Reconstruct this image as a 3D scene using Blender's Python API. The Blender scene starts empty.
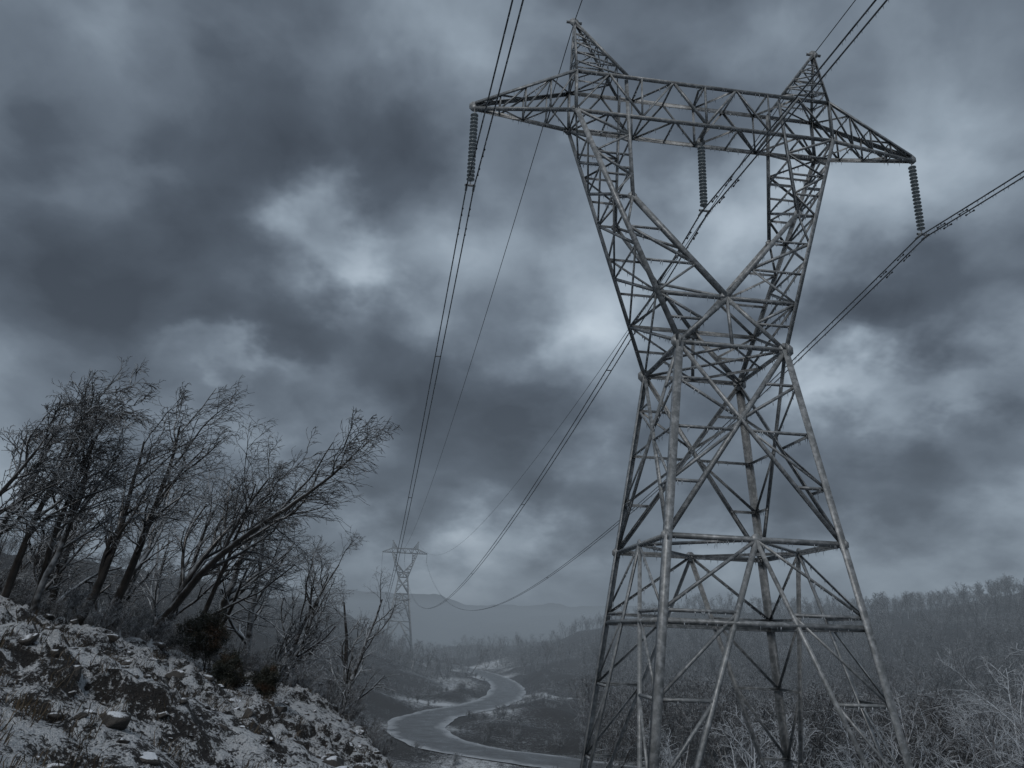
import bpy, numpy as np, math, random
from mathutils import Matrix, Vector
rng=np.random.default_rng(7); random.seed(7)
scene=bpy.context.scene
COL=scene.collection
H=21.0
PITCH,ROLL,FPX,TH=0.3171,0.0394,764.8,0.1240
# ---------------------------------------------------------------- camera
cp,sp=math.cos(PITCH),math.sin(PITCH); cr,sr=math.cos(ROLL),math.sin(ROLL)
Fv=np.array([0,cp,sp]);U0=np.array([0,-sp,cp]);R0=np.array([1.,0,0])
Rv=R0*cr+U0*sr; Uv=U0*cr-R0*sr
def ray(u,v): return Fv+(u-512)/FPX*Rv+(384-v)/FPX*Uv
def at_y(u,v,y):
    r=ray(u,v); return r*(y/r[1])
cam=bpy.data.cameras.new('camera'); camo=bpy.data.objects.new('camera',cam); COL.objects.link(camo)
m=Matrix.Identity(4)
for i,c in enumerate((Rv,Uv,-Fv)):
    for j in range(3): m[j][i]=c[j]
camo.matrix_world=m; cam.sensor_width=36; cam.lens=FPX/1024*36; cam.clip_end=9000; cam.clip_start=.1
scene.camera=camo
# ---------------------------------------------------------------- node helpers
def newmat(name):
    mt=bpy.data.materials.new(name); mt.use_nodes=True; nt=mt.node_tree
    return mt,nt,nt.nodes['Principled BSDF']
def N(nt,t,**k):
    n=nt.nodes.new(t)
    for a,b in k.items(): setattr(n,a,b)
    return n
def math_(nt,op,a,b=None,c=None,clamp=False):
    n=nt.nodes.new('ShaderNodeMath'); n.operation=op; n.use_clamp=clamp
    for i,x in enumerate((a,b,c)):
        if x is None: continue
        if isinstance(x,(int,float)): n.inputs[i].default_value=x
        else: nt.links.new(x,n.inputs[i])
    return n.outputs[0]
def ramp(nt,fac,stops,interp='LINEAR'):
    n=nt.nodes.new('ShaderNodeValToRGB'); e=n.color_ramp.elements; n.color_ramp.interpolation=interp
    while len(e)<len(stops): e.new(.5)
    for k,(p,c) in zip(e,stops):
        k.position=p; k.color=(*c,1) if not isinstance(c,(int,float)) else (c,c,c,1)
    nt.links.new(fac,n.inputs[0]); return n.outputs[0]
def noise(nt,vec,scale,detail=5,rough=.55,dims='3D'):
    n=nt.nodes.new('ShaderNodeTexNoise'); n.noise_dimensions=dims; n.inputs['Scale'].default_value=scale
    n.inputs['Detail'].default_value=detail; n.inputs['Roughness'].default_value=rough
    if vec is not None: nt.links.new(vec,n.inputs['Vector'])
    return n
def mixc(nt,fac,a,b):
    n=nt.nodes.new('ShaderNodeMix'); n.data_type='RGBA'
    nt.links.new(fac,n.inputs[0]) if not isinstance(fac,(int,float)) else setattr(n.inputs[0],'default_value',fac)
    for s,x in ((6,a),(7,b)):
        if isinstance(x,tuple): n.inputs[s].default_value=(*x,1)
        else: nt.links.new(x,n.inputs[s])
    return n.outputs[2]
def bump(nt,bsdf,h,strength,dist):
    b=nt.nodes.new('ShaderNodeBump'); b.inputs['Strength'].default_value=strength; b.inputs['Distance'].default_value=dist
    nt.links.new(h,b.inputs['Height']); nt.links.new(b.outputs[0],bsdf.inputs['Normal'])
# ---------------------------------------------------------------- mesh helper
def mesh_from(name,V,faces_list,mat=None,smooth=False,parent=None,link=True):
    me=bpy.data.meshes.new(name)
    V=np.asarray(V,dtype=np.float32)
    fl=[np.asarray(f,dtype=np.int32) for f in faces_list if len(f)]
    tot=np.concatenate([np.full(len(f),f.shape[1],np.int32) for f in fl])
    idx=np.concatenate([f.ravel() for f in fl])
    me.vertices.add(len(V)); me.vertices.foreach_set('co',V.ravel())
    me.loops.add(len(idx)); me.loops.foreach_set('vertex_index',idx)
    me.polygons.add(len(tot)); st=np.concatenate([[0],np.cumsum(tot)[:-1]]).astype(np.int32)
    me.polygons.foreach_set('loop_start',st); me.polygons.foreach_set('loop_total',tot)
    if smooth: me.polygons.foreach_set('use_smooth',np.ones(len(tot),bool))
    me.update(calc_edges=True); me.validate()
    if mat: me.materials.append(mat)
    ob=bpy.data.objects.new(name,me)
    if link: COL.objects.link(ob)
    if parent: ob.parent=parent
    return ob
class MB:
    def __init__(s): s.V=[];s.Q=[];s.T=[];s.n=0
    def add(s,V,Q=None,T=None):
        V=np.asarray(V,float).reshape(-1,3)
        if Q is not None and len(Q): s.Q.append(np.asarray(Q)+s.n)
        if T is not None and len(T): s.T.append(np.asarray(T)+s.n)
        s.V.append(V); s.n+=len(V)
    def obj(s,name,mat,**k):
        f=[]
        if s.Q: f.append(np.concatenate(s.Q))
        if s.T: f.append(np.concatenate(s.T))
        return mesh_from(name,np.concatenate(s.V),f,mat,**k)
# ---------------------------------------------------------------- numpy noise
def _h(i,j,s):
    n=(i.astype(np.int64)*374761393+j.astype(np.int64)*668265263+s*1442695041)&0xffffffff
    n=((n^(n>>13))*1274126177)&0xffffffff
    n=n^(n>>16); return (n&0xffff)/65535.0
def vn(x,y,s=0):
    xi=np.floor(x);yi=np.floor(y);fx=x-xi;fy=y-yi;fx=fx*fx*(3-2*fx);fy=fy*fy*(3-2*fy)
    a=_h(xi,yi,s);b=_h(xi+1,yi,s);c=_h(xi,yi+1,s);d=_h(xi+1,yi+1,s)
    return (a+(b-a)*fx)*(1-fy)+(c+(d-c)*fx)*fy
def fbm(x,y,s=0,o=4):
    r=0;a=.5
    for k in range(o):
        r=r+a*(vn(x,y,s+k*17)-.5); x,y=x*1.9+y*.6+3.1,y*1.9-x*.6+1.7; a*=.5
    return r*2
def cell(x,y,s):
    xi=np.floor(x);yi=np.floor(y); best=np.full(x.shape,9.); val=np.zeros(x.shape)
    for di in (-1,0,1):
        for dj in (-1,0,1):
            ci,cj=xi+di,yi+dj
            px=ci+_h(ci,cj,s);py=cj+_h(ci,cj,s+5)
            d=(px-x)**2+(py-y)**2
            tilt=(x-px)*(_h(ci,cj,s+9)-.5)*2+(y-py)*(_h(ci,cj,s+11)-.5)*2
            mk=d<best; best=np.where(mk,d,best); val=np.where(mk,_h(ci,cj,s+3)+tilt*.8,val)
    return val
def sstep(a,b,x):
    t=np.clip((x-a)/(b-a),0,1); return t*t*(3-2*t)
def smax(a,b,k):
    m_=np.maximum(a,b); return m_+k*np.log(np.exp((a-m_)/k)+np.exp((b-m_)/k))
def softp(x,w): return w*np.logaddexp(0,x/w)
# ---------------------------------------------------------------- terrain
CG=-1.6
pts=[at_y(0,600,20),at_y(200,663,27),at_y(370,733,29)]
A=np.array([[p[0],p[1]] for p in pts]); B=np.array([p[2]-CG for p in pts])
PA,PB=np.linalg.lstsq(A,B,rcond=None)[0]
edge=[(-80,570),(0,597),(60,618),(130,640),(200,663),(300,700),(370,733),(400,768)]
et=[];er=[]
for u,v in edge:
    r=ray(u,v); den=r[2]-PA*r[0]-PB*r[1]
    t=CG/den if den<-1e-3 else 40
    et.append(r[0]/r[1]); er.append(float(np.clip(t*math.hypot(r[0],r[1]),18,34)))
et=np.array([-3,-1.2]+et+[-.05,.2,3]); er=np.array([16,18]+er+[13,9,6])
road_px=[(430,661),(462,668),(488,675),(506,685),(503,697),(480,706),(448,712),(422,720),(418,731),(440,743),(480,752),(540,760),(640,775)]
ZR=-15.0
rp=[]
for u,v in road_px:
    r=ray(u,v); t=ZR/r[2]; rp.append((r*t)[:2])
rp=np.array(rp)
rp=np.vstack([rp[0]+(rp[0]-rp[1])*1.2,rp,rp[-1]+(rp[-1]-rp[-2])*2.0])
def catmull(P,n):
    out=[]
    P=np.vstack([2*P[0]-P[1],P,2*P[-1]-P[-2]])
    for i in range(1,len(P)-2):
        for t in np.linspace(0,1,n,endpoint=False):
            p0,p1,p2,p3=P[i-1:i+3]
            out.append(.5*((2*p1)+(-p0+p2)*t+(2*p0-5*p1+4*p2-p3)*t*t+(-p0+3*p1-3*p2+p3)*t**3))
    out.append(P[-2]); return np.array(out)
RC=catmull(rp,14)
def roaddist(x,y):
    d=np.full(x.shape,1e9)
    sel=(y>60)&(y<420)&(np.abs(x)<140)
    xs=x[sel];ys=y[sel]; dd=np.full(xs.shape,1e9)
    for p in RC[::2]: dd=np.minimum(dd,(xs-p[0])**2+(ys-p[1])**2)
    d[sel]=np.sqrt(dd); return d
def terrain(x,y,detail=True):
    x=np.asarray(x,float);y=np.asarray(y,float)
    rho=np.hypot(x,y); 
    tt=np.where(y>.5,x/np.maximum(y,.5),np.sign(x)*3)
    re=np.interp(tt,et,er)
    re=np.where(y<0,40,re) 
    pl=PA*np.maximum(x,-60)+PB*np.maximum(y,-20)+CG
    hl=pl-.45*(softp(rho-re,1.2))
    hl=hl+fbm(x/9,y/9,3,3)*1.0*sstep(4,12,rho)
    val=-15-10*sstep(260,800,y)
    xf=np.interp(y,[0,100,200,345,800],[24,21,20,30,90])
    val=val+.42*np.minimum(softp(-x-xf,2.5),60)+(fbm(x/30,y/30,9,3)*3.2+fbm(x/11,y/11,10,3)*1.3)*sstep(40,60,rho)
    Hr=np.interp(tt,[-.12,0,.15,.3,.45,.7,1.5],[0,8,22,27,33,46,60])
    val=val+Hr*sstep(150,460,rho)*(y>0)+fbm(x/90,y/90,21,4)*12*sstep(150,400,rho)
    val=val+(78+fbm(x/350,y/350,33,4)*18)*sstep(850,1900,rho)
    hl=np.where(rho>160,-200,hl)
    z=smax(hl,val,1.0)
    rd=roaddist(x,y); k=1-sstep(5.0,12,rd)
    z=z*(1-k)+(ZR-.12)*k
    if detail:
        near=1-sstep(38,60,rho)
        rk=sstep(-.25,.15,fbm(x/3.2,y/3.2,51,3))
        det=fbm(x/1.3,y/1.3,5,4)*.26+fbm(x/.35,y/.35,6,3)*.17
        c=cell(x/.9+fbm(x,y,77,2)*.3,y/.7,13)*.14+cell(x/.4+fbm(x*2,y*2,78,2)*.3,y/.33,15)*.22
        z=z+near*(det+rk*c)*sstep(1.0,3.5,rho)
    return z
def axis(lo,hi,c0,c1,base,cap,capend):
    pos=[c1];x=c1
    s=base
    while x<hi:
        s=s*1.05 if (x<capend and s<cap) else (s if x<capend else s*1.035)
        x+=s;pos.append(x)
    neg=[];x=c0;s=base
    while x>lo:
        s=s*1.05 if (x>-capend and s<cap) else (s if x>-capend else s*1.05)
        x-=s;neg.append(x)
    mid=np.arange(c0,c1,base)
    return np.concatenate([neg[::-1],mid,pos])
xs=axis(-3500,3500,-17,0,.09,1.8,70); ys=axis(-600,4500,4.5,30,.09,1.8,250)
X,Y=np.meshgrid(xs,ys)
Z=terrain(X,Y)
nx,ny=len(xs),len(ys)
ii=(np.arange(ny-1)[:,None]*nx+np.arange(nx-1)[None]).ravel()
quads=np.stack([ii,ii+1,ii+nx+1,ii+nx],1)
gm,nt,bs=newmat('ground_snow_rock')
geo=N(nt,'ShaderNodeNewGeometry'); pos=geo.outputs['Position']; nrm=N(nt,'ShaderNodeSeparateXYZ'); nt.links.new(geo.outputs['Normal'],nrm.inputs[0])
att=N(nt,'ShaderNodeAttribute',attribute_name='snow')
n1=noise(nt,pos,1.2,4,.70); n2=noise(nt,pos,6,5,.8); n3=noise(nt,pos,30,3,.75)
f=math_(nt,'ADD',math_(nt,'MULTIPLY',n1.outputs[0],.70),math_(nt,'MULTIPLY',n2.outputs[0],1.45))
f=math_(nt,'ADD',f,math_(nt,'MULTIPLY',n3.outputs[0],.8))
f=math_(nt,'ADD',f,math_(nt,'MULTIPLY',math_(nt,'SUBTRACT',nrm.outputs[2],.85),.75))
f=math_(nt,'ADD',f,math_(nt,'SUBTRACT',att.outputs['Fac'],.5))
mr=N(nt,'ShaderNodeMapRange'); mr.inputs[1].default_value=1.38; mr.inputs[2].default_value=1.49; nt.links.new(f,mr.inputs[0]); snow=mr.outputs[0]
dirt=ramp(nt,n2.outputs[0],[(.32,(.007,.006,.006)),(.5,(.023,.020,.018)),(.62,(.055,.046,.038)),(.75,(.10,.085,.070))])
dirt=mixc(nt,ramp(nt,n3.outputs[0],[(.45,0.),(.65,.75)]),dirt,(.010,.010,.011))
sc=ramp(nt,n3.outputs[0],[(.2,(.50,.54,.58)),(.8,(.82,.85,.88))])
nt.links.new(mixc(nt,snow,dirt,sc),bs.inputs['Base Color'])
bs.inputs['Roughness'].default_value=.62
hh=math_(nt,'ADD',math_(nt,'MULTIPLY',n2.outputs[0],.7),math_(nt,'ADD',math_(nt,'MULTIPLY',n3.outputs[0],.4),math_(nt,'MULTIPLY',snow,.12)))
bump(nt,bs,hh,1.0,.2)
ground=mesh_from('ground',np.stack([X,Y,Z],-1).reshape(-1,3),[quads],gm,smooth=True)
rho=np.hypot(X,Y)
sn=.50-.34*sstep(30,55,rho)+ .25*(fbm(X/25,Y/25,61,3))*sstep(50,90,rho)
rdg=roaddist(X,Y); sn=sn+.42*np.exp(-((rdg-8)/12)**2)*(rdg<70)*(fbm(X/14,Y/14,71,2)*1.6+.30)
sn=sn-.12*sstep(300,500,rho)
a=ground.data.attributes.new('snow','FLOAT','POINT'); a.data.foreach_set('value',sn.ravel().astype(np.float32))
# ---------------------------------------------------------------- road
rm,nt,bs=newmat('wet_road'); geo=N(nt,'ShaderNodeNewGeometry'); att=N(nt,'ShaderNodeAttribute',attribute_name='across')
n1=noise(nt,geo.outputs['Position'],.35,5,.7); n2=noise(nt,geo.outputs['Position'],3,4,.7)
ac=math_(nt,'ABSOLUTE',att.outputs['Fac'])
sf=math_(nt,'ADD',ac,math_(nt,'MULTIPLY',n1.outputs[0],1.2))
trk=math_(nt,'ABSOLUTE',math_(nt,'SUBTRACT',ac,.42))
sf=math_(nt,'ADD',sf,math_(nt,'MULTIPLY',math_(nt,'GREATER_THAN',trk,.18),.05))
mr=N(nt,'ShaderNodeMapRange'); mr.inputs[1].default_value=1.28; mr.inputs[2].default_value=1.65; nt.links.new(sf,mr.inputs[0])
base=ramp(nt,n2.outputs[0],[(.3,(.055,.057,.06)),(.7,(.115,.115,.118))])
nt.links.new(mixc(nt,math_(nt,'MULTIPLY',mr.outputs[0],.8),base,(.5,.53,.56)),bs.inputs['Base Color'])
nt.links.new(ramp(nt,n1.outputs[0],[(.3,.2),(.7,.5)]),bs.inputs['Roughness'])
T=np.gradient(RC,axis=0); T/=np.linalg.norm(T,axis=1)[:,None]; Nn=np.stack([-T[:,1],T[:,0]],1)
acr=np.linspace(-1,1,9); RV=[]
for a_ in acr:
    wv=5.0+fbm(RC[:,0]/6,RC[:,1]/6,88,3)*1.0
    RV.append(np.column_stack([RC+Nn*a_*wv[:,None],np.full(len(RC),ZR+.10*(1-abs(a_)**2))]))
RV=np.array(RV).transpose(1,0,2); n_,k_=RV.shape[:2]
ii=(np.arange(n_-1)[:,None]*k_+np.arange(k_-1)[None]).ravel()
road=mesh_from('road',RV.reshape(-1,3),[np.stack([ii,ii+1,ii+k_+1,ii+k_],1)],rm,smooth=True)
a=road.data.attributes.new('across','FLOAT','POINT'); a.data.foreach_set('value',np.tile(acr,n_).astype(np.float32))
# ---------------------------------------------------------------- tower
tm,nt,bs=newmat('galvanised_steel'); tc=N(nt,'ShaderNodeNewGeometry')
n1=noise(nt,tc.outputs['Position'],.9,3,.6); n2=noise(nt,tc.outputs['Position'],5,4,.65)
c=ramp(nt,n1.outputs[0],[(.3,(.125,.137,.145)),(.7,(.25,.265,.272))])
mr=N(nt,'ShaderNodeMapRange'); mr.inputs[1].default_value=.44; mr.inputs[2].default_value=.70; nt.links.new(n2.outputs[0],mr.inputs[0])
c=mixc(nt,math_(nt,'MULTIPLY',mr.outputs[0],.5),c,(.62,.65,.68)); nt.links.new(c,bs.inputs['Base Color'])
bs.inputs['Metallic'].default_value=.2; bs.inputs['Roughness'].default_value=.45
im,nt,bs=newmat('ice'); bs.inputs['Base Color'].default_value=(.5,.55,.6,1); bs.inputs['Roughness'].default_value=.15
bs.inputs['IOR'].default_value=1.31
gm2,nt,bs=newmat('insulator_glass'); bs.inputs['Base Color'].default_value=(.27,.31,.33,1); bs.inputs['Roughness'].default_value=.15
cm,nt,bs=newmat('concrete'); n1=noise(nt,None,6); nt.links.new(ramp(nt,n1.outputs[0],[(.3,(.2,.2,.2)),(.7,(.35,.35,.34))]),bs.inputs['Base Color'])
wm,nt,bs=newmat('iced_conductor'); tc=N(nt,'ShaderNodeNewGeometry'); n1=noise(nt,tc.outputs['Position'],2.2,3)
nt.links.new(ramp(nt,n1.outputs[0],[(.35,(.035,.04,.045)),(.7,(.18,.2,.22))]),bs.inputs['Base Color']); bs.inputs['Roughness'].default_value=.4
def perp(a):
    r=np.array([0,0,1.]) if abs(a[2])<.95 else np.array([1.,0,0])
    u=np.cross(a,r);u/=np.linalg.norm(u); return u,np.cross(a,u)
def tube(P,rad,k=6):
    P=np.asarray(P,float); n=len(P); T_=np.gradient(P,axis=0); T_/=np.linalg.norm(T_,axis=1)[:,None]
    r=np.array([0.13,.21,.97]); 
    U=np.cross(T_,r);U/=np.linalg.norm(U,axis=1)[:,None];W=np.cross(T_,U)
    an=np.arange(k)/k*2*math.pi; rad=np.broadcast_to(rad,(n,))
    V=P[:,None]+rad[:,None,None]*(np.cos(an)[None,:,None]*U[:,None]+np.sin(an)[None,:,None]*W[:,None])
    i=np.arange(n-1)[:,None]*k; j=np.arange(k)[None]; jn=(j+1)%k
    Q=np.stack([i+j,i+jn,i+k+jn,i+k+j],-1).reshape(-1,4); return V.reshape(-1,3),Q
q=dict(L=.4711,xp=.271,zp=1.2495,bh=.0943,bd=.036,w=.0984,wz=.4958,s=.1357,r1=.1552,r2=.0288,zc=.5934,ins=.182,xo=.2724,xi=.166,ze=.799)
def build_tower(name,foot_fn,detail=True):
    mb=MB(); ice=MB(); horiz=[]
    WM=1.0 if detail else 1.7
    def mem(p0,p1,w):
        w=w*WM
        p0=np.array(p0,float);p1=np.array(p1,float);a=p1-p0;l=np.linalg.norm(a)
        if l<.05:return
        a/=l
        cen=np.array([0,0,(p0[2]+p1[2])/2]); out=(p0+p1)/2-cen; 
        if np.linalg.norm(out)<.01: out=np.array([0,-1.,0])
        u=out-a*(out@a)
        if np.linalg.norm(u)<1e-3: u,_=perp(a)
        u/=np.linalg.norm(u); v=np.cross(a,u)
        e1=-(u+v)/math.sqrt(2)*w; e2=-(u-v)/math.sqrt(2)*w; t=.13 if w>.15 else .16
        prof=[np.zeros(3),e1,e1+t*e2,t*(e1+e2),e2+t*e1,e2]
        off=-(e1+e2)*.3
        V=[p0+off+x for x in prof]+[p1+off+x for x in prof]
        Q=[[i,(i+1)%6,6+(i+1)%6,6+i] for i in range(6)]+[[0,3,2,1],[0,5,4,3],[6,7,8,9],[6,9,10,11]]
        mb.add(V,Q=Q)
        if abs(a[2])<.6: horiz.append((p0,p1,w))
    def S(P): return np.array(P,float)*H
    def hw(z): return q['w']+q['s']*(q['wz']-z)
    def cor(z,sx,sy): h=hw(z); return np.array([sx*h,sy*h,z])*H
    CW=[(-1,-1),(1,-1),(1,1),(-1,1)]
    leg,br,sm_=.25,.14,.085
    def lerp(a,b,t): return a+(b-a)*t
    def gus(p,r,n_=(0,1,0)):
        n=np.array(n_,float);n/=np.linalg.norm(n);u,v=perp(n);V=[];
        for s_ in (-.02,.02):
            for k in range(8):
                an=k/8*2*math.pi+.39; V.append(p+n*s_+(u*math.cos(an)+v*math.sin(an))*r)
        Q=[[k,(k+1)%8,8+(k+1)%8,8+k] for k in range(8)]+[[0,3,2,1],[0,5,4,3],[0,7,6,5],[8,9,10,11],[8,11,12,13],[8,13,14,15]]
        mb.add(V,Q=Q)
    feet={}
    for c in CW:
        fz=foot_fn(cor(-.7,*c)); feet[c]=fz/H
        mem(cor(q['wz'],*c),cor(feet[c],*c),leg)
        if detail:
            for z_ in (.155,-.38): gus(cor(z_,*c),.19,(0,1,0)); gus(cor(z_,*c),.19,(1,0,0))
    zf=max(feet.values())
    zw,r1,r2=q['wz'],q['r1'],q['r2']
    for k in range(4):
        a,b=CW[k],CW[(k+1)%4]
        nv=np.array([a[0]+b[0],a[1]+b[1],0.])
        mem(cor(zw,*a),cor(zw,*b),br)
        A0,B0,A1,B1=cor(zw,*a),cor(zw,*b),cor(r1,*a),cor(r1,*b)
        mem(A0,B1,br);mem(B0,A1,br)
        wa=hw(zw);wb=hw(r1);t=wa/(wa+wb); xc=lerp(A0,B1,t)
        gus(xc,.16,nv)
        for leg_c,diag0,diag1 in ((a,(A0,B1),(B0,A1)),(b,(B0,A1),(A0,B1))):
            d0,d1=diag1
            for tt in (.55,.78):
                p=lerp(d0,d1,t+(1-t)*(tt-.5)*2); 
                mem(p,cor(p[2]/H,*leg_c),sm_)
            p=lerp(d0,d1,t+(1-t)*.1);p2=lerp(d0,d1,t+(1-t)*.56)
            mem(cor(p2[2]/H,*leg_c),p,sm_)
            mem(cor(r1+(p2[2]/H-r1)*.02,*leg_c),p2,sm_)
            p=lerp(*diag0,t*.5); mem(p,cor(p[2]/H,*leg_c),sm_)
            mem(xc,cor(p[2]/H,*leg_c),sm_)
        mem(A1,B1,br); M=(A1+B1)/2; gus(M,.2,nv)
        zk=max(zf,-.40)
        A2,B2=cor(zk,*a),cor(zk,*b)
        mem(M,A2,br);mem(M,B2,br)
        mem(cor(r2,*a),cor(r2,*b),br)
        for leg_c,e in ((a,A2),(b,B2)):
            for i,tt in enumerate((.2,.42,.64,.84)):
                p=lerp(M,e,tt); lc=cor(p[2]/H,*leg_c)
                mem(p,lc,sm_)
                nxt=lerp(M,e,(.0,.2,.42,.64)[i])
                mem(lc,nxt,sm_)
        if zf<-.42:
            A3,B3=cor(zf,*a),cor(zf,*b); mem(A2,B2,br); M2=(A2+B2)/2
            mem(M2,A3,br);mem(M2,B3,br)
            for leg_c,e in ((a,A3),(b,B3)):
                for tt,pt in ((.35,0),(.7,.35)):
                    p=lerp(M2,e,tt); lc=cor(p[2]/H,*leg_c); mem(p,lc,sm_); mem(lc,lerp(M2,e,pt),sm_)
    for z_ in (zw,r1,):
        mid=[(cor(z_,*CW[k])+cor(z_,*CW[(k+1)%4]))/2 for k in range(4)]
        for k in range(4): mem(mid[k],mid[(k+1)%4],sm_)
    mem(cor(zw,-1,-1),cor(zw,1,1),sm_);mem(cor(zw,1,-1),cor(zw,-1,1),sm_)
    for c in CW: gus(cor(zw,*c),.30,(0,1,0)); gus(cor(zw,*c),.26,(1,0,0))
    xo,xi,bd,bh,ze,zc=q['xo'],q['xi'],q['bd'],q['bh'],q['ze'],q['zc']
    def dep(z): return q['w']+(bd-q['w'])*(z-zw)/(1-zw)
    def outer(z,sx,sy): return S((sx*(q['w']+(xo-q['w'])*(z-zw)/(1-zw)),sy*dep(z),z))
    def inner(z,sx,sy):
        x=xi if z>=ze else xi*(z-zc)/(ze-zc)
        return S((sx*x,sy*dep(z),z))
    def zig(f,g,zs,w):
        for i in range(len(zs)-1):
            a,b=(f,g) if i%2 else (g,f)
            mem(a(zs[i]),b(zs[i+1]),w)
    for sy in (-1,1):
        nd=inner(zc,1,sy); gus(nd,.28)
        for sx in (-1,1):
            o=lambda z:outer(z,sx,sy); i_=lambda z:inner(z,sx,sy)
            mem(o(zw),o(1),.20); mem(o(1),S((sx*xo,sy*bd,1+bh)),.16); mem(nd,i_(ze),.18); mem(i_(ze),i_(1+bh),.16)
            mem(nd,cor(zw,sx,sy),.16)
            mem(o(zc),nd,br)
            gus(i_(ze),.2);gus(o(1),.2)
            zs=[zc,.66,.73,ze]
            for z_ in zs[1:]: mem(o(z_),i_(z_),sm_)
            zig(i_,o,zs,sm_+.01)
            zz=np.linspace(ze,1,5)
            for z_ in zz[1:-1]: mem(o(z_),i_(z_),sm_)
            zig(i_,o,list(zz),sm_+.01)
            mid=(o(zw)+o(zc))/2; mem(mid,(nd+cor(zw,sx,sy))/2,sm_); mem((nd+cor(zw,sx,sy))/2,o(zc),sm_)
        mem(inner(zc,1,sy),(cor(zw,-1,sy)+cor(zw,1,sy))/2,sm_+.02)
    for sx in (-1,1):
        zz=[zw,zc,.69,ze]+list(np.linspace(ze,1,4)[1:])
        for i in range(len(zz)-1):
            mem(outer(zz[i],sx,-1),outer(zz[i+1],sx,1),sm_+.01); mem(outer(zz[i],sx,1),outer(zz[i+1],sx,-1),sm_+.01)
            mem(outer(zz[i+1],sx,-1),outer(zz[i+1],sx,1),sm_)
            if zz[i]>=zc:
                mem(inner(zz[i],sx,-1),inner(zz[i+1],sx,1),sm_); mem(inner(zz[i+1],sx,-1),inner(zz[i+1],sx,1),sm_)
    mem(inner(zc,1,-1),inner(zc,1,1),br)
    def top(x,sy): return S((x,sy*bd,1+bh))
    def bot(x,sy): return S((x,sy*bd,1))
    n=8; bx=np.linspace(-xo,xo,n+1)
    for sy in (-1,1):
        mem(top(-xo,sy),top(xo,sy),.16); mem(bot(-xo,sy),bot(xo,sy),.16)
        for i in range(n):
            if i%2: mem(top(bx[i],sy),bot(bx[i+1],sy),.10)
            else: mem(bot(bx[i],sy),top(bx[i+1],sy),.10)
            if i and i%2==0: mem(top(bx[i],sy),bot(bx[i],sy),sm_)
    for i in range(n):
        for g in (top,bot):
            s_=-1 if i%2 else 1
            mem(g(bx[i],s_),g(bx[i+1],-s_),sm_)
            mem(g(bx[i],-1),g(bx[i],1),sm_)
    for g in (top,bot): mem(g(xo,-1),g(xo,1),.1)
    for sx in (-1,1):
        tip=S((sx*q['L'],0,1.0)); tt=tip+np.array([0,0,.25])
        for sy in (-1,1):
            mem(bot(sx*xo,sy),tip+np.array([0,sy*.06,0]),.16); mem(top(sx*xo,sy),tt+np.array([0,sy*.06,0]),.15)
            for i in range(4):
                a0,a1=i/4,(i+1)/4
                b0,b1=lerp(bot(sx*xo,sy),tip,a0),lerp(bot(sx*xo,sy),tip,a1); t0,t1=lerp(top(sx*xo,sy),tt,a0),lerp(top(sx*xo,sy),tt,a1)
                mem(t0,b1,sm_)
                if i: mem(t0,b0,sm_)
        for i in range(1,4):
            for g in ((bot,tip),(top,tt)):
                P=lerp(g[0](sx*xo,-1),g[1],i/4);P2=lerp(g[0](sx*xo,1),g[1],i/4);P3=lerp(g[0](sx*xo,1 if i%2 else -1),g[1],(i-1)/4)
                mem(P,P2,.06); mem(P if i%2 else P2,P3,.06)
        gus(tip+np.array([0,0,.1]),.26)
        pk=S((sx*q['xp'],0,q['zp'])); base=[S((sx*xo,-bd,1+bh)),S((sx*xo,bd,1+bh)),S((sx*xi,bd,1+bh)),S((sx*xi,-bd,1+bh))]
        for p in base: mem(p,pk,.13)
        for j in range(5):
            t0,t1=j*.19,(j+1)*.19
            for k in range(4):
                p,p2=base[k],base[(k+1)%4]
                mem(lerp(p,pk,t0),lerp(p2,pk,t1),.06); 
                if j: mem(lerp(p,pk,t0),lerp(p2,pk,t0),.06)
        gus(pk,.22); gus(pk-np.array([0,0,.1]),.2,(1,0,0))
        mem(pk+np.array([-.35,0,0]),pk+np.array([.35,0,0]),.12)
    for sy in (-1,1):
        mem(bot(0,sy),S((0,0,.985)),.1)
        mem(top(bx[4],sy),S((0,0,1+bh+.02)),.08)
    gus(S((0,0,.985)),.2)
    root=bpy.data.objects.new(name,None); COL.objects.link(root)
    fr=mb.obj('lattice_frame',tm,parent=root)
    if detail:
        for p0,p1,w in horiz:
            l=np.linalg.norm(p1-p0); nI=int(l*5)
            for k in range(nI):
                t=rng.random(); p=lerp(p0,p1,t); L_=.05+.20*rng.random()**2; r=.012+.016*rng.random()
                an=np.arange(3)*2.09; V=[p+np.array([math.cos(x)*r,math.sin(x)*r,-.02]) for x in an]+[p+np.array([rng.normal()*.02,rng.normal()*.02,-.04-L_])]
                ice.add(V,T=[[0,1,3],[1,2,3],[2,0,3],[0,2,1]])
        ice.obj('icicles',im,parent=root)
    fb=MB()
    for c in CW:
        p=cor(feet[c],*c); an=np.arange(12)/12*2*math.pi
        V=[];
        for z_,r in ((-1.2,.5),(.25,.5),(.32,.43)):
            V+= [p+np.array([math.cos(x)*r,math.sin(x)*r,z_]) for x in an]
        V.append(p+np.array([0,0,.32]))
        Q=[[l*12+k,l*12+(k+1)%12,(l+1)*12+(k+1)%12,(l+1)*12+k] for l in range(2) for k in range(12)]
        fb.add(V,Q=Q,T=[[24+k,24+(k+1)%12,36] for k in range(12)])
    fb.obj('concrete_footings',cm,parent=root)
    ib=MB(); hb=MB(); o2=.15
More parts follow.
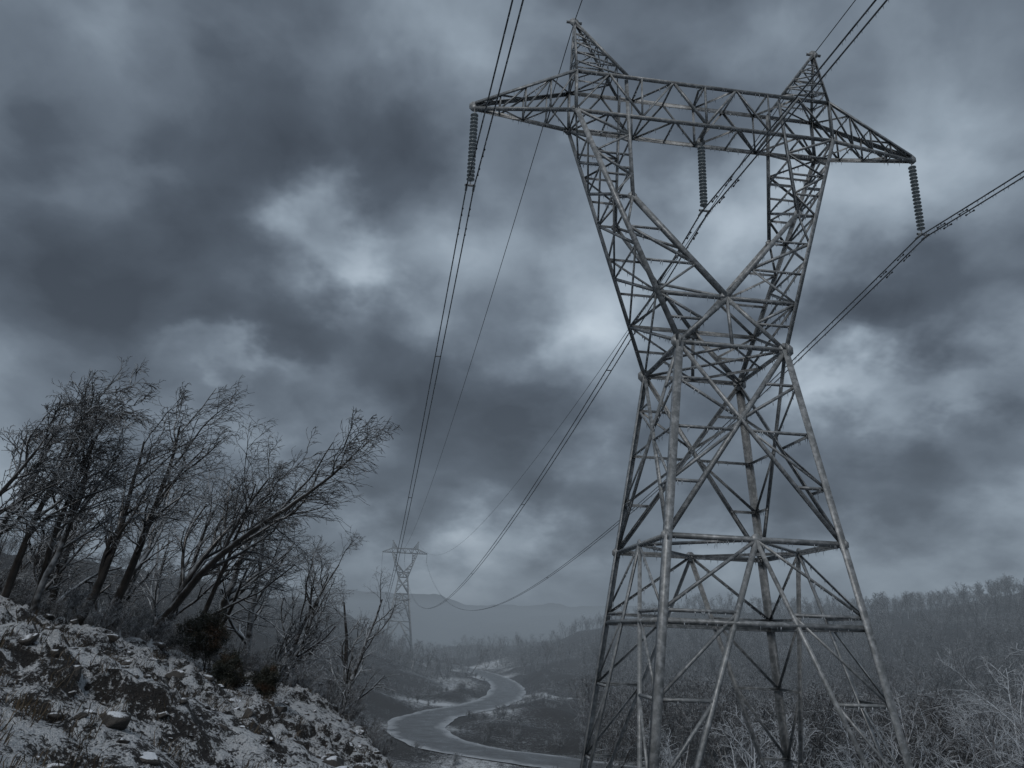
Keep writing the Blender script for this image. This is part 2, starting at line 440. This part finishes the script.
    for x in (-q['L'],0,q['L']):
        topz=(.985 if x==0 else 1.0)*H
        zb=(1-q['ins'])*H; nd_=18; p=np.array([x*H,0,0])
        prof=[]
        z0=topz-.25; z1=zb+.3; dz=(z0-z1)/nd_
        for k in range(nd_):
            zt=z0-k*dz
            prof+= [(zt,.045),(zt-dz*.25,.07),(zt-dz*.42,.165),(zt-dz*.6,.17),(zt-dz*.66,.07),(zt-dz*.95,.045)]
        prof=np.array(prof); K=12 if detail else 6; an=np.arange(K)/K*2*math.pi
        V=np.stack([p[0]+prof[:,1][:,None]*np.cos(an),p[1]+prof[:,1][:,None]*np.sin(an),np.repeat(prof[:,0][:,None],K,1)],-1)
        i=np.arange(len(prof)-1)[:,None]*K;j=np.arange(K)[None];jn=(j+1)%K
        ib.add(V.reshape(-1,3),Q=np.stack([i+j,i+jn,i+K+jn,i+K+j],-1).reshape(-1,4))
        for a_,b_,r in (((p[0],0,topz),(p[0],0,z0),.03),((p[0],0,z1),(p[0],0,zb+.1),.03),((p[0]-.22,0,zb+.1),(p[0]+.22,0,zb+.1),.05),
                        ((p[0]-o2,0,zb+.1),(p[0]-o2,0,zb-.03),.035),((p[0]+o2,0,zb+.1),(p[0]+o2,0,zb-.03),.035),
                        ((p[0]-o2,-.22,zb-.02),(p[0]-o2,.22,zb-.02),.05),((p[0]+o2,-.22,zb-.02),(p[0]+o2,.22,zb-.02),.05)):
            V,Q=tube([a_,b_],r,6); hb.add(V,Q=Q)
    ib.obj('insulator_strings',gm2,parent=root,smooth=True); hb.obj('yoke_hardware',tm,parent=root)
    return root
c_,s_=math.cos(TH),math.sin(TH)
TX,TY=.3714*H,1.3447*H
def foot_near(P):
    x=TX+P[0]*c_-P[1]*s_; y=TY+P[0]*s_+P[1]*c_
    return float(terrain(np.array([x]),np.array([y]))[0])+.1
t1=build_tower('transmission_tower',foot_near); t1.location=(TX,TY,0); t1.rotation_euler=(0,0,TH)
dc=ray(405,553)*(344/1.0)
DX,DY,DZ=dc[0],dc[1],dc[2]-H
dirn=np.array([DX-TX,DY-TY]); TH2=math.atan2(-dirn[0],dirn[1])
def foot_far(P):
    x=DX+P[0]*math.cos(TH2)-P[1]*math.sin(TH2); y=DY+P[0]*math.sin(TH2)+P[1]*math.cos(TH2)
    return float(terrain(np.array([x]),np.array([y]))[0])-DZ
t2=build_tower('transmission_tower',foot_far,detail=False); t2.location=(DX,DY,DZ); t2.rotation_euler=(0,0,TH2)
# ---------------------------------------------------------------- lines
def wpt(lx,lz,tower):
    if tower==1: return np.array([TX+lx*c_,TY+lx*s_,lz])
    return np.array([DX+lx*math.cos(TH2),DY+lx*math.sin(TH2),DZ+lz])
def span_fwd(lx,lz,sag,n=70):
    a,b=wpt(lx,lz,1),wpt(lx,lz,2); t=np.linspace(0,1,n)**1.4
    P=a+(b-a)*t[:,None]; P[:,2]-=4*sag*t*(1-t); return P
def span_back(lx,lz,m,k,n=50,L=180,yaw=0.):
    a=wpt(lx,lz,1); t=np.linspace(0,1,n)**1.3*L; d=np.array([math.sin(TH+yaw),-math.cos(TH+yaw)])
    P=np.zeros((n,3)); P[:,0]=a[0]+d[0]*t;P[:,1]=a[1]+d[1]*t;P[:,2]=a[2]+m*t+k*t*t; return P
zb=(1-q['ins'])*H-.02
BK=dict(yaw=.06)
for x,m_ in ((-q['L'],.03),(0,0.0),(q['L'],-.055)):
    wb=MB(); wi=MB()
    for o_ in (-.15,.15):
        P=np.vstack([span_back(x*H+o_,zb,m_,.0009,**BK)[::-1],span_fwd(x*H+o_,zb,18)[1:]])
        V,Q=tube(P,.030,5); wb.add(V,Q=Q)
        near=P[(np.abs(P[:,1]-TY)<60)]
        for k in range(420):
            i=rng.integers(0,len(near)-1); p=near[i]+(near[i+1]-near[i])*rng.random(); L_=.03+.12*rng.random()
            V=[p+np.array([math.cos(z)*.016,math.sin(z)*.016,-.01]) for z in (0,2.1,4.2)]+[p+np.array([0,0,-.03-L_])]
            wi.add(V,T=[[0,1,3],[1,2,3],[2,0,3],[0,2,1]])
        for P_ in (span_back(x*H+o_,zb,m_,.0009,400,**BK),span_fwd(x*H+o_,zb,18,1500)):
            dl=np.linalg.norm(P_-P_[0],axis=1)
            for dist in (1.3,2.6):
                i=int(np.argmin(abs(dl-dist))); p=P_[i]; T_=P_[i+1]-P_[i]; T_/=np.linalg.norm(T_)
                V,Q=tube([p+[0,0,.03],p-[0,0,.12]],.02,5); wb.add(V,Q=Q)
                V,Q=tube([p-T_*.22-[0,0,.12],p-T_*.1-[0,0,.12],p+T_*.1-[0,0,.12],p+T_*.22-[0,0,.12]],[.045,.015,.015,.045],6); wb.add(V,Q=Q)
    for dist in (14,40,75,120):
        for fn in (lambda l:span_back(l,zb,m_,.0009,300,**BK),lambda l:span_fwd(l,zb,18,800)):
            A_=fn(x*H-.15);B_=fn(x*H+.15); i=int(np.argmin(abs(np.linalg.norm(A_-A_[0],axis=1)-dist)))
            V,Q=tube([A_[i],B_[i]],.03,5); wb.add(V,Q=Q)
    ob=wb.obj('power_line',wm,smooth=True); wi.obj('rime_icicles',im,parent=ob)
for sx in (-1,1):
    lx,lz=sx*q['xp']*H,q['zp']*H
    P=np.vstack([span_back(lx,lz,.03,.0009,**BK)[::-1],span_fwd(lx,lz,13)[1:]])
    V,Q=tube(P,.022,5); w_=MB(); w_.add(V,Q=Q); w_.obj('ground_wire',wm,smooth=True)
# ---------------------------------------------------------------- trees
def unit(v): return v/np.maximum(np.linalg.norm(v,axis=-1,keepdims=True),1e-9)
def tubes(P,R,k):
    Bn,n=P.shape[:2]
    T_=np.gradient(P,axis=1); T_=unit(T_)
    ref=np.array([.3,.2,.93]); U=unit(np.cross(T_,ref)+1e-6); W=np.cross(T_,U)
    an=np.arange(k)/k*2*math.pi
    V=P[:,:,None]+R[:,:,None,None]*(np.cos(an)[:,None]*U[:,:,None]+np.sin(an)[:,None]*W[:,:,None])
    b=np.arange(Bn)[:,None,None]*n*k;i=np.arange(n-1)[None,:,None]*k;j=np.arange(k)[None,None];jn=(j+1)%k
    Q=np.stack([b+i+j,b+i+jn,b+i+k+jn,b+i+k+j],-1).reshape(-1,4); return V.reshape(-1,3),Q
def grow(rg,st,dr,ln,rad,n,bias,jit,taper=.25):
    B_=len(st);P=np.zeros((B_,n,3));P[:,0]=st;d=unit(dr)
    stp=(ln/(n-1))[:,None]
    for i in range(1,n):
        d=unit(d+bias+rg.normal(size=(B_,3))*jit); P[:,i]=P[:,i-1]+d*stp
    R=rad[:,None]*np.linspace(1,taper,n)[None]; return P,R
def spawn(rg,P,R,k,t0,t1,ang,lenf,radf,ln):
    B_,n=P.shape[:2]
    t=t0+(t1-t0)*((np.arange(k)[None]+rg.random((B_,k)))/k); f=t*(n-1); i=np.minimum(f.astype(int),n-2); fr=(f-i)[...,None]
    b=np.arange(B_)[:,None]; st=P[b,i]*(1-fr)+P[b,i+1]*fr; d=unit(P[b,i+1]-P[b,i])
    r=R[b,i]*(1-fr[...,0])+R[b,i+1]*fr[...,0]
    rd=rg.normal(size=d.shape); rd=unit(rd-d*(rd*d).sum(-1,keepdims=True))
    a=ang*(.7+.6*rg.random((B_,k,1))); dd=d*np.cos(a)+rd*np.sin(a)
    l=ln[:,None]*lenf*(1-.45*t)*(.65+.7*rg.random((B_,k)))
    return st.reshape(-1,3),dd.reshape(-1,3),l.ravel(),(r*radf).ravel()
def gen_tree(seed,Ht,wind=(1,0,0),w=1.0,counts=(9,7,6,3),lean=.25,rmin=.007,trunk=.02,stems=1,spread=.75,dj=.10):
    rg=np.random.default_rng(seed); wd=np.array(wind,float); up=np.array([0,0,1.]); mb=MB()
    st=np.zeros((stems,3)); st[:,:2]=rg.normal(size=(stems,2))*.12*(stems>1)
    dr=up+wd*lean+rg.normal(size=(stems,3))*dj*(1+1.2*(stems>1)); ln=np.full(stems,Ht*.95)*(.8+.3*rg.random(stems)); rad=np.full(stems,Ht*trunk)*(.8+.3*rg.random(stems))/(1 if stems==1 else 1.3)
    P,R=grow(rg,st,dr,ln,rad,12,wd*.022*w+up*.03,.085,.16); R[:,0]*=1.35
    V,Q=tubes(P,R,7); mb.add(V,Q=Q)
    par=[(9,wd*.05*w+up*.08,.13,.66,.62,5,8),(7,wd*.075*w+up*.0,.16,.72,.6,4,6),(5,wd*.12*w-up*.07,.18,.72,.6,3,5),(4,wd*.14*w-up*.12,.2,.7,.65,3,4)]
    lf=[spread*.60,.56,.62,.6]
    for lv,k in enumerate(counts):
        _,bias,jit,ang,radf,sides,n=par[lv]
        st,dr,l,r=spawn(rg,P,R,k,.32 if lv==0 else .15,1.0,ang,lf[lv],radf,ln)
        r=np.maximum(r,rmin*(1.6 if lv<2 else 1)); P,R=grow(rg,st,dr,l,r,n,bias,jit,.35); ln=l
        R=np.maximum(R,rmin*.7)
        V,Q=tubes(P,R,sides); mb.add(V,Q=Q)
    V=np.concatenate(mb.V); s=Ht/V[:,2].max(); V=V*s
    return V,np.concatenate(mb.Q)
def barkmat(name,dark,light,frost,lo=.75,hi=1.05):
    mt,nt,bs=newmat(name); g=N(nt,'ShaderNodeNewGeometry'); oi=N(nt,'ShaderNodeObjectInfo')
    n1=noise(nt,g.outputs['Position'],3,2,.6); sx=N(nt,'ShaderNodeSeparateXYZ'); nt.links.new(g.outputs['Normal'],sx.inputs[0])
    c=ramp(nt,n1.outputs[0],[(.3,dark),(.7,light)])
    f=math_(nt,'ADD',math_(nt,'MULTIPLY',sx.outputs[2],.5),n1.outputs[0])
    f=math_(nt,'ADD',f,math_(nt,'MULTIPLY',oi.outputs['Random'],.25))
    mr=N(nt,'ShaderNodeMapRange'); mr.inputs[1].default_value=lo; mr.inputs[2].default_value=hi; nt.links.new(f,mr.inputs[0])
    c=mixc(nt,math_(nt,'MULTIPLY',mr.outputs[0],frost),c,(.55,.60,.65)); nt.links.new(c,bs.inputs['Base Color']); bs.inputs['Roughness'].default_value=.3
    return mt
bark=barkmat('iced_bark',(.014,.013,.012),(.050,.044,.040),.8,.62,1.0)
barkf=barkmat('frosted_bark',(.15,.15,.155),(.28,.28,.285),.9,.45,.85)
barkd=barkmat('forest_bark',(.018,.016,.015),(.065,.057,.052),.6,.65,1.05)
def place_tree(u,y,vtop,seed,name='bare_tree',mat=bark,ubase_v=640,**k):
    p=at_y(u,ubase_v,y); x=p[0]; z=float(terrain(np.array([x]),np.array([y]),False)[0])-.25
    zt=at_y(u,vtop,y)[2]; Ht=max(2.5,zt-z)
    V,Q=gen_tree(seed,Ht,**k)
    ob=mesh_from(name,V,[Q],mat,smooth=True); ob.location=(x,y,z); return ob
D8=dict(dj=.03)
for a_ in [(-45,20,372,1,{}),(-8,20,385,2,{}),(26,21,368,3,{}),(62,24,388,4,{}),(98,26,376,5,{}),(140,27,404,6,{}),(176,29,418,27,dict(lean=.16,w=1.1,**D8)),(206,31,436,29,dict(lean=.20,w=1.1,**D8)),(228,35,475,38,dict(lean=.10,w=.8,spread=.65,**D8)),(250,42,520,39,dict(w=.7,spread=.6,lean=.05,**D8)),(275,48,538,40,dict(w=.6,spread=.6,lean=.05,**D8)),(300,58,548,41,dict(w=.5,spread=.55,lean=.03,**D8)),(328,68,562,42,dict(w=.4,spread=.5,lean=0.,**D8)),(350,80,580,43,dict(w=.4,spread=.45,lean=0.,**D8)),(-75,17,400,14,{}),(130,33,450,15,{}),(20,28,435,16,{}),(85,31,440,18,{})]:
    u,y,vt,sd,kw=a_; k=dict(w=1.15,lean=.14,stems=2 if sd%3==0 and y<28 else 1,rmin=.009,counts=(9,7,6,3),trunk=.022); k.update(kw)
    place_tree(u,y,vt,sd,**k)
for u,y,vt,sd in [(972,46,622,31),(1026,40,640,32),(918,56,664,33),(735,60,706,34),(800,66,712,35),(862,54,704,36),(690,66,720,37),(1000,60,676,38),(948,62,688,39)]:
    place_tree(u,y,vt,sd,mat=barkf,w=.15,lean=.03,rmin=.017,spread=.95,ubase_v=760,counts=(10,7,5,2))
def make_sources(cname,specs,mat):
    col=bpy.data.collections.new(cname)
    for i,(sd,Ht,kw) in enumerate(specs):
        V,Q=gen_tree(sd,Ht,**kw); ob=mesh_from(cname+'_variant',V,[Q],mat,link=False); col.objects.link(ob)
    return col
def scatter(name,P,scale,rotz,col):
    me=bpy.data.meshes.new(name); me.vertices.add(len(P)); me.vertices.foreach_set('co',np.asarray(P,np.float32).ravel())
    a=me.attributes.new('scl','FLOAT','POINT'); a.data.foreach_set('value',np.asarray(scale,np.float32))
    a=me.attributes.new('rot','FLOAT_VECTOR','POINT'); a.data.foreach_set('vector',np.column_stack([rng.normal(size=len(P))*.05,rng.normal(size=len(P))*.05,rotz]).astype(np.float32).ravel())
    ob=bpy.data.objects.new(name,me); COL.objects.link(ob)
    ng=bpy.data.node_groups.new(name+'_scatter','GeometryNodeTree')
    ng.interface.new_socket('Geometry',in_out='INPUT',socket_type='NodeSocketGeometry'); ng.interface.new_socket('Geometry',in_out='OUTPUT',socket_type='NodeSocketGeometry')
    gi=ng.nodes.new('NodeGroupInput');go=ng.nodes.new('NodeGroupOutput');ip=ng.nodes.new('GeometryNodeInstanceOnPoints');ci=ng.nodes.new('GeometryNodeCollectionInfo')
    ci.inputs['Collection'].default_value=col; ci.inputs['Separate Children'].default_value=True; ci.inputs['Reset Children'].default_value=True
    na=ng.nodes.new('GeometryNodeInputNamedAttribute');na.data_type='FLOAT';na.inputs[0].default_value='scl'
    nr=ng.nodes.new('GeometryNodeInputNamedAttribute');nr.data_type='FLOAT_VECTOR';nr.inputs[0].default_value='rot'
    er_=ng.nodes.new('FunctionNodeEulerToRotation')
    L=ng.links.new; L(gi.outputs[0],ip.inputs['Points']);L(ci.outputs[0],ip.inputs['Instance']);ip.inputs['Pick Instance'].default_value=True
    L(nr.outputs[0],er_.inputs[0]);L(er_.outputs[0],ip.inputs['Rotation']);L(na.outputs[0],ip.inputs['Scale']);L(ip.outputs[0],go.inputs[0])
    md=ob.modifiers.new('scatter','NODES'); md.node_group=ng; return ob
far_src=make_sources('forest_trees',[(100+i,9.,dict(w=.25,lean=.05,counts=(9,6,3),rmin=.03,spread=.8,trunk=.016)) for i in range(5)],barkd)
mid_src=make_sources('thicket_trees',[(200+i,6.,dict(w=1.1,lean=.2,counts=(8,6,4),rmin=.012,spread=.85,stems=2)) for i in range(5)],barkd)
n=7500; az=rng.uniform(-.16,.95,n); yy=70*np.exp(rng.random(n)*math.log(800/70)); xx=az*yy
rd=roaddist(xx,yy); dn=fbm(xx/22,yy/22,91,3)
open_=((az<.12)&(yy<260)&(rd<26))|((az<.1)&(dn<-.05))|((az<.04)&(yy<225)&(dn<.25))
keep=(rd>9)&~open_&(dn>-.45)&(np.hypot(xx-TX,yy-TY)>14)&(yy>85)
xx,yy=xx[keep],yy[keep]; zz=terrain(xx,yy,False)-.3
scatter('bare_forest',np.column_stack([xx,yy,zz]),rng.uniform(.6,1.15,len(xx))*np.where((az[keep]<.1)&(yy<260),.6,1),rng.uniform(0,6.28,len(xx)),far_src)
n=1150; yy=rng.uniform(24,330,n)**1.0; az=rng.uniform(-1.3,-.16,n); xx=az*yy
re_=np.interp(az,et,er); rd=roaddist(xx,yy)
keep=(np.hypot(xx,yy)>re_+2.5)&(rd>12)&((az<-.25)|((yy>270)&(az<-.19)))&(np.hypot(xx-DX,yy-DY)>20)
xx,yy=xx[keep],yy[keep]; zz=terrain(xx,yy,False)-.3
scatter('bare_thicket',np.column_stack([xx,yy,zz]),rng.uniform(.55,1.05,len(xx)),rng.normal(0,.35,len(xx)),mid_src)
br_src=make_sources('brush_shrubs',[(300+i,1.6,dict(w=.8,lean=.2,counts=(7,6,4),rmin=.006,spread=.9,stems=5,trunk=.012)) for i in range(5)],bark)
n=420; az=rng.uniform(-1.0,-.14,n); re_=np.interp(az,et,er); rr=re_+rng.uniform(-1.5,9,n); nrm_=np.sqrt(1+az*az); yy=rr/nrm_; xx=az*yy
zz=terrain(xx,yy)-.1
scatter('bare_brush',np.column_stack([xx,yy,zz]),rng.uniform(.3,.95,n),rng.normal(0,.6,n),br_src)
n=1700; yy=rng.uniform(80,270,n); xx=rng.uniform(-45,30,n); rd=roaddist(xx,yy); keep=(rd>6.5)&(rd<45)&(fbm(xx/9,yy/9,95,2)>-.05); xx,yy=xx[keep],yy[keep]
scatter('roadside_brush',np.column_stack([xx,yy,terrain(xx,yy,False)-.1]),rng.uniform(.4,1.4,len(xx)),rng.uniform(0,6,len(xx)),br_src)
# ---------------------------------------------------------------- rocks and grass
def ico():
    import bmesh
    bm=bmesh.new(); bmesh.ops.create_icosphere(bm,subdivisions=3,radius=1); V=np.array([v.co[:] for v in bm.verts]);F=np.array([[v.index for v in f.verts] for f in bm.faces]); bm.free(); return V,F
IV,IF=ico(); rb=MB()
nr=1300; az=rng.uniform(-1.0,-.06,nr); re_=np.interp(az,et,er); rr=5+(re_-4)*rng.random(nr)**.7; yy=rr/np.sqrt(1+az*az); xx=az*yy; zz=terrain(xx,yy)
for i in range(nr):
    V=IV.copy(); s=.03+.19*rng.random()**3*(1 if rr[i]>9 else .5)
    for k in range(11):
        nn=unit(rng.normal(size=3)); h=rng.uniform(.42,.85); d=V@nn; V=V-np.maximum(d-h,0)[:,None]*nn
    V=V*np.array([s*rng.uniform(.9,1.6),s*rng.uniform(.8,1.3),s*rng.uniform(.5,.9)])
    a_=rng.uniform(0,6.28); ca,sa=math.cos(a_),math.sin(a_); V=np.stack([V[:,0]*ca-V[:,1]*sa,V[:,0]*sa+V[:,1]*ca,V[:,2]],1)
    rb.add(V+np.array([xx[i],yy[i],zz[i]-s*.1]),T=IF)
rkm,nt,bs=newmat('snowy_rock'); g=N(nt,'ShaderNodeNewGeometry'); n1=noise(nt,g.outputs['Position'],5,4,.7); n2=noise(nt,g.outputs['Position'],30,3,.7); sx=N(nt,'ShaderNodeSeparateXYZ'); nt.links.new(g.outputs['Normal'],sx.inputs[0])
rc=ramp(nt,n1.outputs[0],[(.3,(.014,.013,.013)),(.55,(.04,.036,.032)),(.75,(.09,.08,.07))])
f=math_(nt,'ADD',sx.outputs[2],math_(nt,'MULTIPLY',n1.outputs[0],1.2)); f=math_(nt,'ADD',f,math_(nt,'MULTIPLY',n2.outputs[0],.4))
mr=N(nt,'ShaderNodeMapRange'); mr.inputs[1].default_value=1.62; mr.inputs[2].default_value=1.75; nt.links.new(f,mr.inputs[0])
nt.links.new(mixc(nt,mr.outputs[0],rc,(.68,.72,.77)),bs.inputs['Base Color']); bs.inputs['Roughness'].default_value=.6; bump(nt,bs,n2.outputs[0],.7,.03)
rb.obj('rocks',rkm)
gb=MB(); ntf=1900; az=rng.uniform(-1.0,-.06,ntf); re_=np.interp(az,et,er); rr=4+(re_-2.5)*rng.random(ntf)**.7; yy=rr/np.sqrt(1+az*az); xx=az*yy
kp=fbm(xx/2,yy/2,44,3)>-.12; xx,yy=xx[kp],yy[kp]; zz=terrain(xx,yy)
for i in range(len(xx)):
    nb=rng.integers(8,20); b0=np.array([xx[i],yy[i],zz[i]-.03])+np.column_stack([rng.normal(size=(nb,2))*.06,np.zeros(nb)])
    l=rng.uniform(.08,.30,nb)[:,None]; d1=unit(np.column_stack([rng.normal(size=nb)*.4+.25,rng.normal(size=nb)*.4,np.ones(nb)])); m1=b0+d1*l*.6; d2=unit(d1+np.array([.5,0,-.45])); tp=m1+d2*l*.4
    sd=unit(rng.normal(size=(nb,3))*[1,1,0])*.005
    V=np.stack([b0-sd,b0+sd,m1+sd*.8,m1-sd*.8,tp],1).reshape(-1,3); o=np.arange(nb)[:,None]*5
    gb.add(V,Q=o+np.array([[0,1,2,3]]),T=o+np.array([[3,2,4]]))
grm,nt,bs=newmat('dry_grass'); g=N(nt,'ShaderNodeNewGeometry'); n1=noise(nt,g.outputs['Position'],2,3); nt.links.new(ramp(nt,n1.outputs[0],[(.35,(.03,.024,.018)),(.65,(.11,.085,.055))]),bs.inputs['Base Color'])
gb.obj('dry_grass',grm)
def bush(u,v,y,R,seed):
    rg=np.random.default_rng(seed); p=at_y(u,v,y); z=float(terrain(np.array([p[0]]),np.array([y]))[0])
    root=bpy.data.objects.new('juniper_bush',None); COL.objects.link(root); root.location=(p[0],y,z)
    V,Q=gen_tree(seed,R*1.5,w=.3,lean=.05,counts=(9,6,5),rmin=.006,spread=1.3,stems=5,trunk=.02)
    mesh_from('stems',V,[Q],bark,parent=root,smooth=True)
    n=26000; idx=rg.integers(0,len(V),n); c=V[idx]+rg.normal(size=(n,3))*.05; c=c[c[:,2]>.05]; n=len(c)
    a=unit(rg.normal(size=(n,3))+[0.3,0,.4])*rg.uniform(.03,.07,(n,1)); b=unit(np.cross(a,rg.normal(size=(n,3))))*.011
    VV=np.stack([c-b,c+b,c+a],1).reshape(-1,3); mesh_from('foliage',VV,[np.arange(n*3).reshape(-1,3)],jm,parent=root)
jm,nt,bs=newmat('juniper_foliage'); g=N(nt,'ShaderNodeNewGeometry'); n1=noise(nt,g.outputs['Position'],1.6,3)
nt.links.new(ramp(nt,n1.outputs[0],[(.38,(.012,.017,.012)),(.54,(.028,.030,.02)),(.66,(.075,.042,.024))]),bs.inputs['Base Color']); bs.inputs['Roughness'].default_value=.7
bush(208,655,24.5,1.3,501); bush(225,690,21,.8,502); bush(265,690,24,.7,503)
# ---------------------------------------------------------------- world
w=bpy.data.worlds.new('World'); scene.world=w; w.use_nodes=True; nt=w.node_tree
bg=nt.nodes['Background']; out=nt.nodes['World Output']
sky=N(nt,'ShaderNodeTexSky'); sky.sky_type='NISHITA'; sky.sun_disc=False; sky.sun_elevation=math.radians(48); sky.sun_rotation=math.radians(200); sky.dust_density=3
nt.links.new(sky.outputs[0],bg.inputs[0]); bg.inputs[1].default_value=.05
tc=N(nt,'ShaderNodeTexCoord'); D=tc.outputs['Generated']
sep=N(nt,'ShaderNodeSeparateXYZ'); nt.links.new(D,sep.inputs[0])
zden=math_(nt,'ADD',math_(nt,'MAXIMUM',sep.outputs[2],0.0),.50)
cmb=N(nt,'ShaderNodeCombineXYZ'); nt.links.new(math_(nt,'DIVIDE',sep.outputs[0],zden),cmb.inputs[0]); nt.links.new(math_(nt,'DIVIDE',sep.outputs[1],zden),cmb.inputs[1])
PC=cmb.outputs[0]
def vadd(a,b,op='ADD'):
    n=N(nt,'ShaderNodeVectorMath',operation=op)
    for i,x in enumerate((a,b)):
        if isinstance(x,tuple): n.inputs[i].default_value=x
        else: nt.links.new(x,n.inputs[i])
    return n
def vscale(a,s):
    n=N(nt,'ShaderNodeVectorMath',operation='SCALE'); nt.links.new(a,n.inputs[0]); n.inputs['Scale'].default_value=s; return n.outputs[0]
wn=noise(nt,PC,4.0,5,.55,'2D'); wc=vadd(wn.outputs['Color'],(.5,.5,.5),'SUBTRACT').outputs[0]
DW=vadd(D,vscale(wc,.24)).outputs[0]
acc=None
blobs=[
(150,200,190,95,-.24),(280,340,140,50,-.26),(440,400,120,50,-.38),(500,490,170,38,-.32),(430,190,70,90,-.28),(60,60,140,70,-.10),
(1000,90,70,90,-.26),(930,290,130,45,-.36),(950,480,160,50,-.24),(330,80,150,50,-.22),(580,120,70,50,-.12),(650,430,60,40,-.08),
(318,190,34,32,.58),(372,262,44,36,.64),(600,340,48,65,.46),(650,230,70,50,.24),(760,215,90,55,.46),(560,30,80,40,.28),(700,60,90,40,.24),(225,362,45,14,.34),(110,165,70,20,.14),
(850,375,65,22,.42),(980,395,60,28,.34),(600,435,50,45,.24),(900,120,70,120,.14),(380,560,170,28,.14),(680,565,200,30,.18)]
for u,v,ru,rv,wt in blobs:
    c0=ray(u,v); k0=np.linalg.norm(c0); c0=c0/k0
    e1=np.cross(c0,[0,0,1.]); e1/=np.linalg.norm(e1); e2=np.cross(e1,c0)
    sx_=ru/FPX/k0*1.1; sy_=rv/FPX/k0*1.1
    a1=math_(nt,'SUBTRACT',vadd(DW,tuple(e1/sx_),'DOT_PRODUCT').outputs['Value'],float(c0@e1/sx_))
    a2=math_(nt,'SUBTRACT',vadd(DW,tuple(e2/sy_),'DOT_PRODUCT').outputs['Value'],float(c0@e2/sy_))
    qq=math_(nt,'MULTIPLY_ADD',a2,a2,math_(nt,'MULTIPLY',a1,a1))
    g_=math_(nt,'POWER',.45,qq)
    acc=math_(nt,'MULTIPLY_ADD',g_,wt,acc if acc is not None else 0.0)
PW=vadd(PC,vscale(wc,.10)).outputs[0]
nA=noise(nt,PW,2.7,7,.52,'2D')
off=vadd(PW,(-.015,.06,0)).outputs[0]; nA2=noise(nt,off,2.7,7,.52,'2D')
vo=N(nt,'ShaderNodeTexVoronoi'); vo.voronoi_dimensions='2D'; vo.feature='SMOOTH_F1'; vo.inputs['Scale'].default_value=6.5; vo.inputs['Detail'].default_value=1.0; vo.inputs['Roughness'].default_value=.5; vo.inputs['Smoothness'].default_value=.6
nt.links.new(PW,vo.inputs['Vector'])
fl=math_(nt,'MULTIPLY',math_(nt,'SUBTRACT',nA.outputs[0],.5),1.5)
rel=math_(nt,'SUBTRACT',nA2.outputs[0],nA.outputs[0])
fl=math_(nt,'MULTIPLY_ADD',rel,.8,fl)
fl=math_(nt,'MULTIPLY_ADD',math_(nt,'SUBTRACT',vo.outputs['Distance'],.40),.34,fl)
F_=math_(nt,'ADD',math_(nt,'MULTIPLY',math_(nt,'ADD',acc,fl),.86),.40)
cc=ramp(nt,F_,[(.0,(.052,.065,.084)),(.22,(.088,.110,.140)),(.44,(.165,.203,.250)),(.66,(.29,.352,.418)),(.86,(.45,.53,.61)),(1.,(.60,.69,.77))])
bg2=N(nt,'ShaderNodeBackground'); nt.links.new(cc,bg2.inputs[0]); bg2.inputs[1].default_value=1.0
mx=N(nt,'ShaderNodeMixShader'); mx.inputs[0].default_value=.94
nt.links.new(bg.outputs[0],mx.inputs[1]);nt.links.new(bg2.outputs[0],mx.inputs[2]);nt.links.new(mx.outputs[0],out.inputs['Surface'])
w.cycles.sampling_method='MANUAL'; w.cycles.sample_map_resolution=256
sl=bpy.data.lights.new('sun','SUN'); sl.energy=1.1; sl.angle=math.radians(20); sl.color=(1,.97,.94); so=bpy.data.objects.new('sun',sl); COL.objects.link(so)
el,az_=math.radians(48),math.radians(200)
sd_=Vector((math.sin(az_)*math.cos(el),math.cos(az_)*math.cos(el),math.sin(el))); so.rotation_euler=sd_.to_track_quat('Z','Y').to_euler()
# ---------------------------------------------------------------- valley mist
fm=bpy.data.materials.new('glowing_valley_mist'); fm.use_nodes=True; nt=fm.node_tree; nt.nodes.remove(nt.nodes['Principled BSDF'])
DEN=.0015
va=N(nt,'ShaderNodeVolumeAbsorption'); va.inputs['Color'].default_value=(0,0,0,1); va.inputs['Density'].default_value=DEN
em=N(nt,'ShaderNodeEmission'); em.inputs['Color'].default_value=(.165,.200,.238,1); em.inputs['Strength'].default_value=DEN  # mist glows by itself; emission stands in for scattered sky light
ad=N(nt,'ShaderNodeAddShader'); nt.links.new(va.outputs[0],ad.inputs[0]); nt.links.new(em.outputs[0],ad.inputs[1]); nt.links.new(ad.outputs[0],nt.nodes['Material Output'].inputs['Volume'])
x0,x1,y0,y1,z0,z1=-3300,3300,75,4300,-80,48
V=[(x,y,z) for z in (z0,z1) for y in (y0,y1) for x in (x0,x1)]
mesh_from('glowing_valley_mist',V,[np.array([[0,2,3,1],[4,5,7,6],[0,1,5,4],[2,6,7,3],[0,4,6,2],[1,3,7,5]])],fm)
scene.view_settings.view_transform='Standard'; scene.view_settings.look='None'; scene.view_settings.exposure=0; scene.view_settings.gamma=1
